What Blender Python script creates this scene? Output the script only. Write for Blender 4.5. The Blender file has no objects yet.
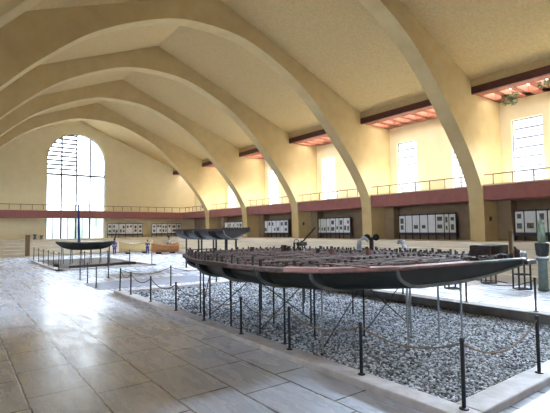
import bpy, bmesh, math, random
from mathutils import Vector, Matrix
random.seed(7)
PI = math.pi
sc = bpy.context.scene
C = sc.collection

# ------------------------------------------------------------------ materials
def nt(name):
    m = bpy.data.materials.new(name); m.use_nodes = True
    n = m.node_tree.nodes; l = m.node_tree.links
    return m, n, l, n['Principled BSDF']

def mat(name, c1, c2=None, scale=4.0, rough=0.7, metal=0.0, bump=0.0, detail=5.0, spec=0.4, stretch=None):
    m, n, l, b = nt(name)
    b.inputs['Roughness'].default_value = rough
    b.inputs['Metallic'].default_value = metal
    b.inputs['Specular IOR Level'].default_value = spec
    c2 = c2 or tuple(min(1, v * 1.15) for v in c1)
    tc = n.new('ShaderNodeTexCoord'); mp = n.new('ShaderNodeMapping')
    if stretch: mp.inputs['Scale'].default_value = stretch
    nz = n.new('ShaderNodeTexNoise'); nz.inputs['Scale'].default_value = scale; nz.inputs['Detail'].default_value = detail
    cr = n.new('ShaderNodeValToRGB')
    cr.color_ramp.elements[0].position = 0.3; cr.color_ramp.elements[1].position = 0.72
    cr.color_ramp.elements[0].color = (*c1, 1); cr.color_ramp.elements[1].color = (*c2, 1)
    l.new(tc.outputs['Object'], mp.inputs['Vector']); l.new(mp.outputs['Vector'], nz.inputs['Vector'])
    l.new(nz.outputs['Fac'], cr.inputs['Fac']); l.new(cr.outputs['Color'], b.inputs['Base Color'])
    if bump:
        bp = n.new('ShaderNodeBump'); bp.inputs['Strength'].default_value = bump; bp.inputs['Distance'].default_value = 0.02
        l.new(nz.outputs['Fac'], bp.inputs['Height']); l.new(bp.outputs['Normal'], b.inputs['Normal'])
    return m

def emit(name, col, s, col2=None, scale=0.6):
    m = bpy.data.materials.new(name); m.use_nodes = True
    n = m.node_tree.nodes; l = m.node_tree.links; n.clear()
    o = n.new('ShaderNodeOutputMaterial'); e = n.new('ShaderNodeEmission')
    e.inputs['Color'].default_value = (*col, 1); e.inputs['Strength'].default_value = s
    l.new(e.outputs[0], o.inputs['Surface'])
    if col2:
        tc = n.new('ShaderNodeTexCoord'); nz = n.new('ShaderNodeTexNoise'); nz.inputs['Scale'].default_value = scale
        cr = n.new('ShaderNodeValToRGB'); cr.color_ramp.elements[0].position = .42; cr.color_ramp.elements[1].position = .6
        cr.color_ramp.elements[0].color = (*col2, 1); cr.color_ramp.elements[1].color = (*col, 1)
        l.new(tc.outputs['Object'], nz.inputs['Vector']); l.new(nz.outputs['Fac'], cr.inputs['Fac'])
        l.new(cr.outputs['Color'], e.inputs['Color'])
    return m

M = {}
PL1, PL2 = (0.74, 0.66, 0.44), (0.80, 0.72, 0.50)
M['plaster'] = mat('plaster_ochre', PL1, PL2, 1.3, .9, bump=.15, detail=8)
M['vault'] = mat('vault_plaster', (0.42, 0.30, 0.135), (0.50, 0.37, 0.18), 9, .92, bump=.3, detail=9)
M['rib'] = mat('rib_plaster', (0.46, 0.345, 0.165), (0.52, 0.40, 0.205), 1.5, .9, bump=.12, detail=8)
M['band'] = mat('red_band', (0.23, 0.08, 0.07), (0.28, 0.105, 0.09), 3, .75)
M['coping'] = mat('coping_cream', (0.62, 0.50, 0.36), (0.72, 0.60, 0.44), 3, .8)
M['step'] = mat('pale_steps', (0.66, 0.59, 0.48), (0.80, 0.74, 0.64), 2, .7, stretch=(1, .2, 3))
M['kerb'] = mat('kerb_concrete', (0.38, 0.36, 0.37), (0.54, 0.51, 0.52), 5, .8, bump=.2)
M['kerb_shade'] = mat('kerb_shaded', (0.10, 0.09, 0.085), (0.17, 0.155, 0.145), 5, .8, bump=.2)  # kerb concrete with the shade beyond the ship put into its colour
M['iron'] = mat('black_iron', (0.010, 0.012, 0.016), (0.02, 0.022, 0.026), 8, .45, .3)
M['steel'] = mat('grey_steel', (0.20, 0.22, 0.24), (0.3, 0.32, 0.34), 8, .4, .7)
M['rail'] = mat('brown_rail', (0.09, 0.05, 0.03), (0.14, 0.08, 0.05), 8, .6)
M['beam'] = mat('red_beam', (0.075, 0.022, 0.015), (0.11, 0.035, 0.025), 5, .7)
M['coffer'] = mat('coffer_orange', (0.20, 0.06, 0.03), (0.29, 0.095, 0.05), 3, .7)
M['frame'] = mat('window_frame', (0.16, 0.16, 0.19), (0.22, 0.22, 0.26), 6, .5)
M['hull'] = mat('dark_hull', (0.006, 0.008, 0.008), (0.014, 0.018, 0.018), 3, .5, bump=.2)
M['hullrim'] = mat('lead_rim', (0.075, 0.082, 0.078), (0.17, 0.175, 0.165), 5, .55)
M['hullface'] = mat('section_face', (0.006, 0.010, 0.012), (0.016, 0.024, 0.028), 2, .5)
M['timber'] = mat('red_timber', (0.055, 0.034, 0.032), (0.165, 0.108, 0.102), 6, .8, bump=.5, stretch=(3, 1, 1))
M['timber_pink'] = mat('pink_plank', (0.15, 0.06, 0.056), (0.36, 0.20, 0.19), 3, .8, bump=.3)
M['stub'] = mat('dark_timber', (0.016, 0.011, 0.011), (0.05, 0.03, 0.028), 9, .85)
M['redstub'] = mat('red_post', (0.11, 0.035, 0.03), (0.16, 0.055, 0.045), 9, .8)
M['brown'] = mat('brown_wood', (0.11, 0.06, 0.025), (0.19, 0.105, 0.045), 4, .7, stretch=(6, 6, 1))
M['paleboat'] = mat('pale_wood', (0.42, 0.30, 0.13), (0.56, 0.42, 0.2), 3, .7, stretch=(1, 6, 6))
M['redboat'] = mat('orange_wood', (0.28, 0.11, 0.035), (0.42, 0.19, 0.07), 3, .7, stretch=(1, 6, 6))
M['paper'] = mat('white_sheet', (0.70, 0.72, 0.74), (0.80, 0.82, 0.83), 5, .6)
M['paper2'] = mat('cream_sheet', (0.60, 0.60, 0.55), (0.70, 0.70, 0.64), 5, .6)
M['lower_wall'] = mat('brown_lower_wall', (0.20, 0.135, 0.08), (0.26, 0.18, 0.11), 2, .85)
M['pilaster'] = mat('pilaster_brown', (0.22, 0.155, 0.09), (0.28, 0.20, 0.12), 2, .85)  # browner and darker than the rib plaster beside it
M['hull2'] = mat('grey_brown_hull', (0.014, 0.010, 0.010), (0.035, 0.029, 0.026), 3, .6)
M['photo'] = mat('dark_print', (0.03, 0.03, 0.035), (0.16, 0.15, 0.15), 9, .5)
M['boardback'] = mat('board_back', (0.05, 0.04, 0.05), (0.08, 0.065, 0.08), 5, .7)
M['chain'] = mat('tan_rope', (0.16, 0.11, 0.075), (0.26, 0.18, 0.12), 20, .85)
M['chain_dark'] = mat('dark_chain', (0.016, 0.017, 0.022), (0.03, 0.03, 0.04), 20, .6)
M['mat'] = mat('slate_blue', (0.20, 0.215, 0.28), (0.27, 0.285, 0.35), 5, .55)  # slate-blue of the darker band across the floor
M['leaf'] = mat('leaf_green', (0.03, 0.075, 0.02), (0.09, 0.17, 0.05), 9, .5)
M['succ'] = mat('pale_green_leaf', (0.10, 0.17, 0.12), (0.34, 0.42, 0.34), 6, .45, stretch=(6, 6, .7))
M['pot'] = mat('black_pot', (0.015, 0.016, 0.017), (0.03, 0.03, 0.03), 5, .5)
M['pedestal'] = mat('grey_green_stone', (0.07, 0.10, 0.10), (0.13, 0.17, 0.16), 6, .6)
M['bluegrey'] = mat('blue_grey_cast', (0.20, 0.22, 0.29), (0.34, 0.36, 0.42), 9, .6)
M['bronze'] = mat('dark_bronze', (0.016, 0.020, 0.017), (0.03, 0.036, 0.03), 9, .4, .5)
M['cloth_blue'] = mat('navy_cloth', (0.012, 0.025, 0.12), (0.02, 0.04, 0.19), 9, .85)
M['cloth_dark'] = mat('black_cloth', (0.02, 0.02, 0.025), None, 9, .85)
M['cloth_white'] = mat('white_cloth', (0.6, 0.58, 0.56), None, 9, .85)
M['skin'] = mat('skin', (0.42, 0.24, 0.16), (0.48, 0.28, 0.19), 9, .6)
M['hair'] = mat('hair', (0.02, 0.014, 0.01), None, 9, .7)
M['yellow'] = mat('yellow_paint', (0.6, 0.42, 0.05), None, 9, .7)
M['stone'] = mat('grey_stone', (0.12, 0.12, 0.13), (0.22, 0.22, 0.23), 7, .8)
M['soil'] = mat('gravel_bed', (0.05, 0.05, 0.05), (0.16, 0.155, 0.15), 30, .95)
M['soil_brown'] = mat('brown_gravel_bed', (0.05, 0.04, 0.032), (0.13, 0.105, 0.085), 26, .95, bump=.6)

W_END, W_SKY = 5.0, 13.0
def glass():
    m = bpy.data.materials.new('clear_glass'); m.use_nodes = True
    n = m.node_tree.nodes; l = m.node_tree.links; n.clear()
    o = n.new('ShaderNodeOutputMaterial'); x = n.new('ShaderNodeMixShader'); t = n.new('ShaderNodeBsdfTransparent'); g = n.new('ShaderNodeBsdfGlossy')
    g.inputs['Roughness'].default_value = .05; x.inputs[0].default_value = .06
    l.new(t.outputs[0], x.inputs[1]); l.new(g.outputs[0], x.inputs[2]); l.new(x.outputs[0], o.inputs['Surface'])
    return m
M['pane_left'] = glass()
M['pane_end'] = emit('bright_pane_end', (0.80, 0.90, 1.0), W_END)
M['pane_low'] = emit('bright_pane_trees', (0.85, 0.93, 1.0), 1.5, (0.50, 0.68, 0.62), .55)
M['pane_sky_left'] = emit('skylight_pane_left', (1.0, 0.98, 0.95), W_SKY * .3)
M['pane_sky'] = emit('skylight_pane', (1.0, 0.98, 0.95), W_SKY)

def floor_surface():
    m, n, l, b = nt('floor_slabs')
    tc = n.new('ShaderNodeTexCoord'); sx = n.new('ShaderNodeSeparateXYZ'); cb = n.new('ShaderNodeCombineXYZ')
    l.new(tc.outputs['Object'], sx.inputs[0])
    wob = n.new('ShaderNodeTexNoise'); wob.inputs['Scale'].default_value = 3.5; wob.inputs['Detail'].default_value = 4
    l.new(tc.outputs['Object'], wob.inputs['Vector'])
    ma = n.new('ShaderNodeMath'); ma.operation = 'MULTIPLY_ADD'; ma.inputs[1].default_value = .05
    l.new(wob.outputs['Fac'], ma.inputs[0]); l.new(sx.outputs['X'], ma.inputs[2])
    l.new(sx.outputs['Y'], cb.inputs['X']); l.new(ma.outputs[0], cb.inputs['Y'])
    mp = n.new('ShaderNodeMapping'); mp.inputs['Location'].default_value = (-.2, -.03, 0)
    l.new(cb.outputs[0], mp.inputs['Vector'])
    br = n.new('ShaderNodeTexBrick'); br.inputs['Scale'].default_value = 1
    br.inputs['Brick Width'].default_value = 1.28; br.inputs['Row Height'].default_value = .785
    br.inputs['Mortar Size'].default_value = .016; br.inputs['Mortar Smooth'].default_value = .35
    br.offset = .3; br.inputs['Bias'].default_value = 0
    br.inputs['Color1'].default_value = (0.60, 0.66, 0.80, 1); br.inputs['Color2'].default_value = (0.70, 0.75, 0.87, 1)
    br.inputs['Mortar'].default_value = (0.14, 0.125, 0.125, 1)
    l.new(mp.outputs[0], br.inputs['Vector'])
    # stains and worn streaks along the hall
    mp2 = n.new('ShaderNodeMapping'); mp2.inputs['Scale'].default_value = (2.6, .55, 1)
    l.new(tc.outputs['Object'], mp2.inputs['Vector'])
    st = n.new('ShaderNodeTexNoise'); st.inputs['Scale'].default_value = 1.5; st.inputs['Detail'].default_value = 9; st.inputs['Roughness'].default_value = .68
    l.new(mp2.outputs[0], st.inputs['Vector'])
    cr = n.new('ShaderNodeValToRGB'); cr.color_ramp.elements[0].position = .33; cr.color_ramp.elements[1].position = .62
    cr.color_ramp.elements[0].color = (.64, .62, .63, 1); cr.color_ramp.elements[1].color = (1, 1, 1, 1)
    l.new(st.outputs['Fac'], cr.inputs['Fac'])
    br2 = n.new('ShaderNodeTexBrick'); br2.inputs['Scale'].default_value = 1
    br2.inputs['Brick Width'].default_value = 1.28; br2.inputs['Row Height'].default_value = .785
    br2.inputs['Mortar Size'].default_value = .075; br2.inputs['Mortar Smooth'].default_value = 1.0
    br2.offset = .3
    l.new(mp.outputs[0], br2.inputs['Vector'])
    sm = n.new('ShaderNodeTexNoise'); sm.inputs['Scale'].default_value = 2.3; sm.inputs['Detail'].default_value = 8; sm.inputs['Roughness'].default_value = .75
    l.new(tc.outputs['Object'], sm.inputs['Vector'])
    mr = n.new('ShaderNodeMapRange'); mr.inputs[1].default_value = .5; mr.inputs[2].default_value = .68; mr.inputs[3].default_value = 0; mr.inputs[4].default_value = .6
    l.new(sm.outputs['Fac'], mr.inputs[0])
    mm = n.new('ShaderNodeMath'); mm.operation = 'MULTIPLY'
    l.new(mr.outputs[0], mm.inputs[0]); l.new(br2.outputs['Fac'], mm.inputs[1])
    md = n.new('ShaderNodeMix'); md.data_type = 'RGBA'
    l.new(mm.outputs[0], md.inputs[0]); l.new(br.outputs['Color'], md.inputs[6]); md.inputs[7].default_value = (.12, .115, .13, 1)
    mx = n.new('ShaderNodeMix'); mx.data_type = 'RGBA'; mx.blend_type = 'MULTIPLY'; mx.inputs[0].default_value = 1
    l.new(md.outputs[2], mx.inputs[6]); l.new(cr.outputs['Color'], mx.inputs[7])
    l.new(mx.outputs[2], b.inputs['Base Color'])
    rr = n.new('ShaderNodeMapRange'); rr.inputs[1].default_value = .3; rr.inputs[2].default_value = .7
    rr.inputs[3].default_value = .36; rr.inputs[4].default_value = .19
    l.new(st.outputs['Fac'], rr.inputs[0]); l.new(rr.outputs[0], b.inputs['Roughness'])
    b.inputs['Specular IOR Level'].default_value = .55
    bp = n.new('ShaderNodeBump'); bp.inputs['Strength'].default_value = .25; bp.inputs['Distance'].default_value = .01
    l.new(br.outputs['Fac'], bp.inputs['Height']); bp.invert = True
    l.new(bp.outputs[0], b.inputs['Normal'])
    return m
M['floor'] = floor_surface()

def pebble_mat():
    m, n, l, b = nt('pebbles')
    g = n.new('ShaderNodeNewGeometry'); cr = n.new('ShaderNodeValToRGB')
    e = cr.color_ramp.elements
    e[0].position = 0; e[0].color = (.035, .038, .045, 1); e[1].position = 1; e[1].color = (.74, .79, .86, 1)
    for p, c in ((.25, (.115, .125, .145, 1)), (.5, (.30, .32, .36, 1)), (.75, (.52, .55, .61, 1))):
        x = e.new(p); x.color = c
    l.new(g.outputs['Random Per Island'], cr.inputs['Fac']); l.new(cr.outputs['Color'], b.inputs['Base Color'])
    b.inputs['Roughness'].default_value = .7
    return m
M['pebble'] = pebble_mat()

# ------------------------------------------------------------------ mesh helpers
class MB:
    def __init__(s): s.bm = bmesh.new(); s.mi = 0
    def _f(s, vs):
        try:
            f = s.bm.faces.new(vs); f.material_index = s.mi; return f
        except ValueError: return None
    def box(s, x0, x1, y0, y1, z0, z1):
        v = [s.bm.verts.new((x, y, z)) for z in (z0, z1) for y in (y0, y1) for x in (x0, x1)]
        for f in ((0, 2, 3, 1), (4, 5, 7, 6), (0, 1, 5, 4), (2, 6, 7, 3), (0, 4, 6, 2), (1, 3, 7, 5)): s._f([v[i] for i in f])
        return s
    def tube(s, pts, r, n=8, cap=True):
        pts = [Vector(p) for p in pts]; rings = []
        rr = r if isinstance(r, (list, tuple)) else [r] * len(pts)
        for i, p in enumerate(pts):
            d = (pts[min(i + 1, len(pts) - 1)] - pts[max(i - 1, 0)]).normalized()
            a = Vector((0, 0, 1)) if abs(d.z) < .9 else Vector((1, 0, 0))
            u = d.cross(a).normalized(); w = u.cross(d).normalized()
            rings.append([s.bm.verts.new(p + (u * math.cos(2 * PI * k / n) + w * math.sin(2 * PI * k / n)) * rr[i]) for k in range(n)])
        for a, b in zip(rings, rings[1:]):
            for k in range(n): s._f([a[k], a[(k + 1) % n], b[(k + 1) % n], b[k]])
        if cap: s._f(rings[0][::-1]); s._f(rings[-1])
        return s
    def lathe(s, prof, cx=0, cy=0, n=20):
        rings = [[s.bm.verts.new((cx + r * math.cos(2 * PI * k / n), cy + r * math.sin(2 * PI * k / n), z)) for k in range(n)] for r, z in prof]
        for a, b in zip(rings, rings[1:]):
            for k in range(n): s._f([a[k], a[(k + 1) % n], b[(k + 1) % n], b[k]])
        s._f(rings[0][::-1]); s._f(rings[-1]); return s
    def prism(s, poly, axis, a, b):          # poly in the plane normal to axis, extruded from a to b
        def P(u, v, t):
            return (t, u, v) if axis == 'x' else ((u, t, v) if axis == 'y' else (u, v, t))
        A = [s.bm.verts.new(P(u, v, a)) for u, v in poly]; B = [s.bm.verts.new(P(u, v, b)) for u, v in poly]
        s._f(A[::-1]); s._f(B); k = len(poly)
        for i in range(k): s._f([A[i], A[(i + 1) % k], B[(i + 1) % k], B[i]])
        return s
    def quadstrip(s, A, B):
        A = [s.bm.verts.new(p) for p in A]; B = [s.bm.verts.new(p) for p in B]
        for i in range(len(A) - 1): s._f([A[i], A[i + 1], B[i + 1], B[i]])
        return s
    def build(s, name, m, parent=None, loc=None, smooth=False, bevel=0):
        bmesh.ops.recalc_face_normals(s.bm, faces=s.bm.faces)
        me = bpy.data.meshes.new(name); s.bm.to_mesh(me); s.bm.free()
        for x in (m if isinstance(m, (list, tuple)) else [m]): me.materials.append(x)
        o = bpy.data.objects.new(name, me); C.objects.link(o)
        if smooth:
            for p in me.polygons: p.use_smooth = True
        if bevel:
            b = o.modifiers.new('bevel', 'BEVEL'); b.width = bevel; b.segments = 2; b.limit_method = 'ANGLE'
        if parent: o.parent = parent
        if loc: o.location = loc
        return o

def tag(o, label, cat, group=None, kind=None):
    o['label'] = label; o['category'] = cat
    if group: o['group'] = group
    if kind: o['kind'] = kind
    return o
def struct(o, label=None, cat=None):
    o['kind'] = 'structure'
    if label: o['label'] = label
    if cat: o['category'] = cat
    return o
def empty(name, loc=(0, 0, 0), rz=0):
    o = bpy.data.objects.new(name, None); C.objects.link(o); o.location = loc; o.rotation_euler = (0, 0, rz)
    o.empty_display_size = .2
    return o
ORD = ['first', 'second', 'third', 'fourth', 'fifth', 'sixth', 'seventh', 'eighth', 'ninth', 'tenth', 'eleventh', 'twelfth']

# ------------------------------------------------------------------ dimensions
XR, HR = 9.82, 13.7                 # ridge
RY = [3.576 + 7.2 * k for k in range(6)]   # near faces of the arch ribs
RT = .75
XC, XW = 21.0, 23.0                 # column edge, right wall
XL = 2 * XR - XW                    # left wall
YE = 47.0                           # end wall
HB, HT, HL = 3.55, 4.25, 1.5        # balcony underside, balcony top, ledge
EAVE_X, EAVE_Z = 20.2, 9.45
BACK = -5.0

# ------------------------------------------------------------------ shell
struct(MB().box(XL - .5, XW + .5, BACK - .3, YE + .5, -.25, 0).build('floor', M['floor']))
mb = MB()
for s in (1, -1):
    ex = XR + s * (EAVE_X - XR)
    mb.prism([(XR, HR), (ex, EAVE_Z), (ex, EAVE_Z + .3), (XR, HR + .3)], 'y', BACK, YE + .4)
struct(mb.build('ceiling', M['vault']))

def rib_curve():
    T = [(0, 12.12), (1.5, 12.02), (2.8, 11.66), (4.3, 11.0), (5.4, 10.38), (6.3, 9.72), (7.65, 8.5), (8.5, 7.6), (9.3, 6.72), (10, 5.85), (10.6, 4.98), (11.0, 4.2), (11.15, 3.3), (11.18, 1.5), (11.18, 0)]
    pts = []
    P = [(-T[1][0], T[1][1])] + T + [(11.18, -1.5)]
    for i in range(1, len(P) - 2):
        p0, p1, p2, p3 = P[i - 1:i + 3]
        for k in range(6):
            t = k / 6
            q = []
            for c in (0, 1):
                q.append(.5 * (2 * p1[c] + (p2[c] - p0[c]) * t + (2 * p0[c] - 5 * p1[c] + 4 * p2[c] - p3[c]) * t * t + (3 * p1[c] - p0[c] - 3 * p2[c] + p3[c]) * t ** 3))
            pts.append(tuple(q))
    pts.append(T[-1]); return pts
RC = rib_curve()
def roof_z(dx):
    dx = abs(dx)
    if dx <= EAVE_X - XR: return HR + .02 - (HR - EAVE_Z) * dx / (EAVE_X - XR)
    return 8.95
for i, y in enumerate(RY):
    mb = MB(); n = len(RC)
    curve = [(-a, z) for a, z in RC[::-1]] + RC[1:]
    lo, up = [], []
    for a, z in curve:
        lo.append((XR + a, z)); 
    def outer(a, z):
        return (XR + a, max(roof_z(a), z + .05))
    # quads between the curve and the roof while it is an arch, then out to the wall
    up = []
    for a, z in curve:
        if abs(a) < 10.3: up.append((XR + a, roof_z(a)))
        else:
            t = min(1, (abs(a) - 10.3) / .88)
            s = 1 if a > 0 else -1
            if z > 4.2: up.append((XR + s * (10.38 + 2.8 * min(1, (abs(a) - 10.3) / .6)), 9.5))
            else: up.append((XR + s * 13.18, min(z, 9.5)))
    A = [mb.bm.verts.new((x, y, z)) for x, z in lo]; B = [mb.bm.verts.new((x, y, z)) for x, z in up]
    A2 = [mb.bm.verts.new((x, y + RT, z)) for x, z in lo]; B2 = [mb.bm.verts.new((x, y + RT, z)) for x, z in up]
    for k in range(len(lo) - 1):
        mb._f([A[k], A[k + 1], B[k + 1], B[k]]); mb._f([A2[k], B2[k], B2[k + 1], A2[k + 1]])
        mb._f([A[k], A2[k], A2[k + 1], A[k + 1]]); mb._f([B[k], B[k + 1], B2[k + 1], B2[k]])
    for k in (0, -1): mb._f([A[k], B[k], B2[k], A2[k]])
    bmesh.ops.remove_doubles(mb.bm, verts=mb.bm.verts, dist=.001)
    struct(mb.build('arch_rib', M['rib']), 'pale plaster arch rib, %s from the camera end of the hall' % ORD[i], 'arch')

# side walls with windows -------------------------------------------------------
WZ0, WZ1 = 4.30, 7.74
wins = []
for y in RY:
    wins.append((y - 2.03, y - .55)); wins.append((y + RT + .55, y + RT + 2.03))
wins.append((45.1 - .1, 46.3))
wins = [w for w in wins if w[0] > BACK + .5]
wins.sort()
def side_wall(name, xa, xb, lst):
    mb = MB()
    mb.box(xa, xb, BACK, YE + .4, 0, WZ0); mb.box(xa, xb, BACK, YE + .4, WZ1, 10.0)
    y = BACK
    for a, b in lst:
        mb.box(xa, xb, y, a, WZ0, WZ1); y = b
    mb.box(xa, xb, y, YE + .4, WZ0, WZ1)
    return struct(mb.build(name, M['plaster']))
wr = [w for w in wins if w[0] < 44]
side_wall('wall_right', XW, XW + .4, wr)
side_wall('wall_left', XL - .4, XL, wr)
wi = 1
def side_window(x, s, a, b):
    global wi
    mb = MB(); t = .05
    fx0, fx1 = (x + .16 * s, x + .22 * s)
    x0, x1 = min(fx0, fx1), max(fx0, fx1)
    mb.box(x0, x1, a, a + t, WZ0, WZ1); mb.box(x0, x1, b - t, b, WZ0, WZ1)
    mb.box(x0, x1, a, b, WZ0, WZ0 + t); mb.box(x0, x1, a, b, WZ1 - t, WZ1)
    f = mb.build('window_%d' % wi, M['frame']); struct(f)
    mb = MB()
    for k in range(1, 7):
        z = WZ0 + (WZ1 - WZ0) * k / 7; mb.box(x0, x1, a + t, b - t, z - .03, z + .03)
    mb.build('glazing_bar', M['frame'], f)
    px = x + .27 * s
    MB().box(min(px, px + .02 * s), max(px, px + .02 * s), a, b, WZ0, WZ1).build('pane', M['pane_left'], f)
    wi += 1
for a, b in wr:
    side_window(XW, 1, a, b)
for a, b in wr:
    side_window(XL, -1, a, b)

# end wall with the tall arched window -----------------------------------------
WX0, WX1 = XR - 2.8, XR + 2.75
WCX, WR_ = (WX0 + WX1) / 2, (WX1 - WX0) / 2
WSP = 9.45
mb = MB(); y0, y1 = YE, YE + .4
mb.box(XL - .3, WX0, y0, y1, 0, 8.9); mb.box(WX1, XW + .3, y0, y1, 0, 8.9); mb.box(WX0, WX1, y0, y1, 0, HL)
def rz(x): return roof_z(x - XR) + .1
mb.prism([(XL - .3, 8.9), (WX0, 8.9), (WX0, rz(WX0)), (XR - 10.4, rz(XR - 10.3)), (XL - .3, 9.4)], 'y', y0, y1)
mb.prism([(WX1, 8.9), (XW + .3, 8.9), (XW + .3, 9.4), (XR + 10.4, rz(XR + 10.3)), (WX1, rz(WX1))], 'y', y0, y1)
NS = 24
def az(x): return WSP + math.sqrt(max(0, WR_ ** 2 - (x - WCX) ** 2))
xs = sorted([WCX - WR_ * math.cos(PI * k / NS) for k in range(NS + 1)] + [XR])
for a, b in zip(xs, xs[1:]):
    mb.prism([(a, az(a)), (b, az(b)), (b, rz(b)), (a, rz(a))], 'y', y0, y1)
struct(mb.build('wall_end', M['plaster']))
# window frame, bars, panes
mb = MB(); fy = YE + .18
arc = [(WCX + (WR_ - .03) * math.cos(t), fy, WSP + (WR_ - .03) * math.sin(t)) for t in [PI * k / 24 for k in range(25)]]
mb.tube([(WX1 - .03, fy, HL)] + arc + [(WX0 + .03, fy, HL)], .06, 6)
wf = struct(mb.build('window_%d' % wi, M['frame'])); wi += 1
mb = MB()
for x in (WX0 + 1.36, WCX - .02, WX0 + 4.08):
    mb.box(x - .075, x + .075, fy - .04, fy + .04, HL, az(x))
mb.build('mullion', M['frame'], wf)
mb = MB(); mb.box(WX0, WX1, fy - .05, fy + .05, 7.86, 8.06); mb.box(WX0, WX1, fy - .05, fy + .05, 3.9, 4.0)
mb.build('transom', M['frame'], wf)
mb = MB()
for k in range(9):
    z = 8.5 + .44 * k
    half = math.sqrt(max(0.01, WR_ ** 2 - max(0, z - WSP) ** 2))
    mb.box(WCX - half, WCX, fy - .03, fy + .03, z - .085, z + .085)
mb.build('glazing_bar', M['frame'], wf)
mb = MB()
for k in range(7):
    x = WX0 + .68 * (k + .5) + .3; mb.box(x - .03, x + .03, fy - .03, fy + .03, HL, HB)
mb.build('lower_bar', M['frame'], wf)
poly = [(WX0, 7.9), (WX1, 7.9)] + [(WCX + WR_ * math.cos(PI * k / 24), WSP + WR_ * math.sin(PI * k / 24)) for k in range(25)]
mb = MB(); mb.prism(poly, 'y', YE + .30, YE + .32); mb.build('pane', M['pane_end'], wf)
mb = MB(); mb.box(WX0, WX1, YE + .30, YE + .32, 4.0, 7.9); mb.build('pane', M['pane_end'], wf)
mb = MB(); mb.box(WX0, WX1, YE + .30, YE + .32, HL, 4.0); mb.build('pane', M['pane_low'], wf)

struct(MB().box(XL - .3, XW + .3, BACK - .4, BACK, 0, 13.5).build('wall_back', M['plaster']))

# skylight strips under the eaves ----------------------------------------------
bays = [(BACK, RY[0])] + [(RY[i] + RT, RY[i + 1]) for i in range(5)] + [(RY[5] + RT, YE)]
BN = ['behind the camera', 'nearest', 'second', 'third', 'fourth', 'fifth', 'last']
for s in (1, -1):
    def X(d): return XR + s * d
    e0, e1 = EAVE_X - XR, XW - XR
    for bi, (a, b) in enumerate(bays):
        if s < 0 and bi > 4: pass
        xa, xb = sorted((X(e0 - .02), X(e0 + .16)))
        sk = MB().box(xa, xb, a, b, 8.74, 9.10).build('skylight', M['beam'])
        struct(sk, 'red-brown coffered skylight strip, %s bay, %s side' % (BN[bi], 'right' if s > 0 else 'left'), 'skylight')
        xa, xb = sorted((X(e0 - .01), X(e0 + .12)))
        MB().box(xa, xb, a, b, 9.10, EAVE_Z + .2).build('fascia', M['vault'], sk)
        mb = MB(); nb = 8
        xa, xb = sorted((X(e0 + .16), X(e1)))
        for k in range(nb + 1):
            y = a + (b - a) * k / nb; mb.box(xa, xb, max(a, y - .15), min(b, y + .15), 8.78, 9.12)
        x3, x4 = sorted((X(e1 - .75), X(e1))); mb.box(x3, x4, a, b, 8.78, 9.12)
        x3, x4 = sorted((X(e0 + .16), X(e0 + .85))); mb.box(x3, x4, a, b, 8.80, 9.12)
        mb.build('coffer', M['coffer'], sk)
        MB().box(xa, xb, a, b, 9.30, 9.33).build('pane', M['pane_sky'] if s > 0 else M['pane_sky_left'], sk)
        MB().box(*sorted((X(e0 + .1), X(e1 + .2))), a, b, 9.45, 9.55).build('cover', M['vault'], sk)

# balconies, railings, ledges --------------------------------------------------
def railing(p0, p1, label, n):
    p0, p1 = Vector(p0), Vector(p1)
    r = empty('balcony_railing', p0); tag(r, label, 'railing', 'balcony railings')
    d = p1 - p0
    MB().tube([(0, 0, .5), tuple(d + Vector((0, 0, .5)))], .03, 6).build('top_rail', M['rail'], r)
    for k in range(n):
        q = d * ((k + .5) / n)
        MB().box(q.x - .022, q.x + .022, q.y - .022, q.y + .022, 0, .48).build('post', M['rail'], r)
for s in (1, -1):
    def X(d): return XR + s * d
    for bi, (a, b) in enumerate(bays):
        if bi == 6: b = YE - 1.0
        xa, xb = sorted((X(XC - XR + .02), X(XW - XR)))
        o = MB().box(xa, xb, a, b, HB, HT).build('balcony', M['band'])
        struct(o, 'red-painted balcony front, %s bay, %s side' % (BN[bi], 'right' if s > 0 else 'left'), 'balcony')
        xa, xb = sorted((X(XC - XR - .03), X(XW - XR)))
        MB().box(xa, xb, a, b, HT, HT + .06).build('coping', M['coping'], o)
        if s > 0 and bi > 0:
            railing((X(XC - XR + .1), a, HT + .06), (X(XC - XR + .1), b, HT + .06),
                    'thin brown balcony railing, %s bay on the right wall' % BN[bi], max(3, int((b - a) / .91)))
o = MB().box(XL, XW, YE - 1.0, YE, HB, HT).build('balcony', M['band'])
struct(o, 'red-painted balcony front crossing the end wall', 'balcony')
MB().box(XL, XW, YE - 1.03, YE, HT, HT + .06).build('coping', M['coping'], o)
railing((XL + .2, YE - .95, HT + .06), (XW - 1.9, YE - .95, HT + .06), 'long thin railing across the end wall balcony in front of the tall window', 26)

def ledge(name, label, boxes):
    mb = MB()
    for bx in boxes:
        mb.box(*bx[:5], bx[5] - .05)
        x0, x1, y0, y1, z0, z1 = bx
        if 'end wall' in label: mb.box(x0, x1, y0 - .06, y1, z1 - .05, z1)
        elif 'right' in label: mb.box(x0 - .06, x1, y0, y1, z1 - .05, z1)
        else: mb.box(x0, x1 + .06, y0, y1, z1 - .05, z1)
    return struct(mb.build(name, M['step']), label, 'steps')
st = []
for k in range(5):
    st.append((17.6 + .45 * k, XW, BACK, YE, .30 * k, .30 * (k + 1)))
ledge('stepped_ledge', 'pale stepped ledge along the right wall', st)
ledge('stepped_ledge', 'pale stepped ledge along the left wall', [(XL, 2 * XR - b[0] - 2.6, b[2], b[3], b[4], b[5]) for b in st])
ledge('stepped_ledge', 'pale stepped ledge below the end wall', [(XL, 18.9, 43.4 + .5 * k, YE, .30 * k, .30 * (k + 1)) for k in range(5)])
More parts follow.
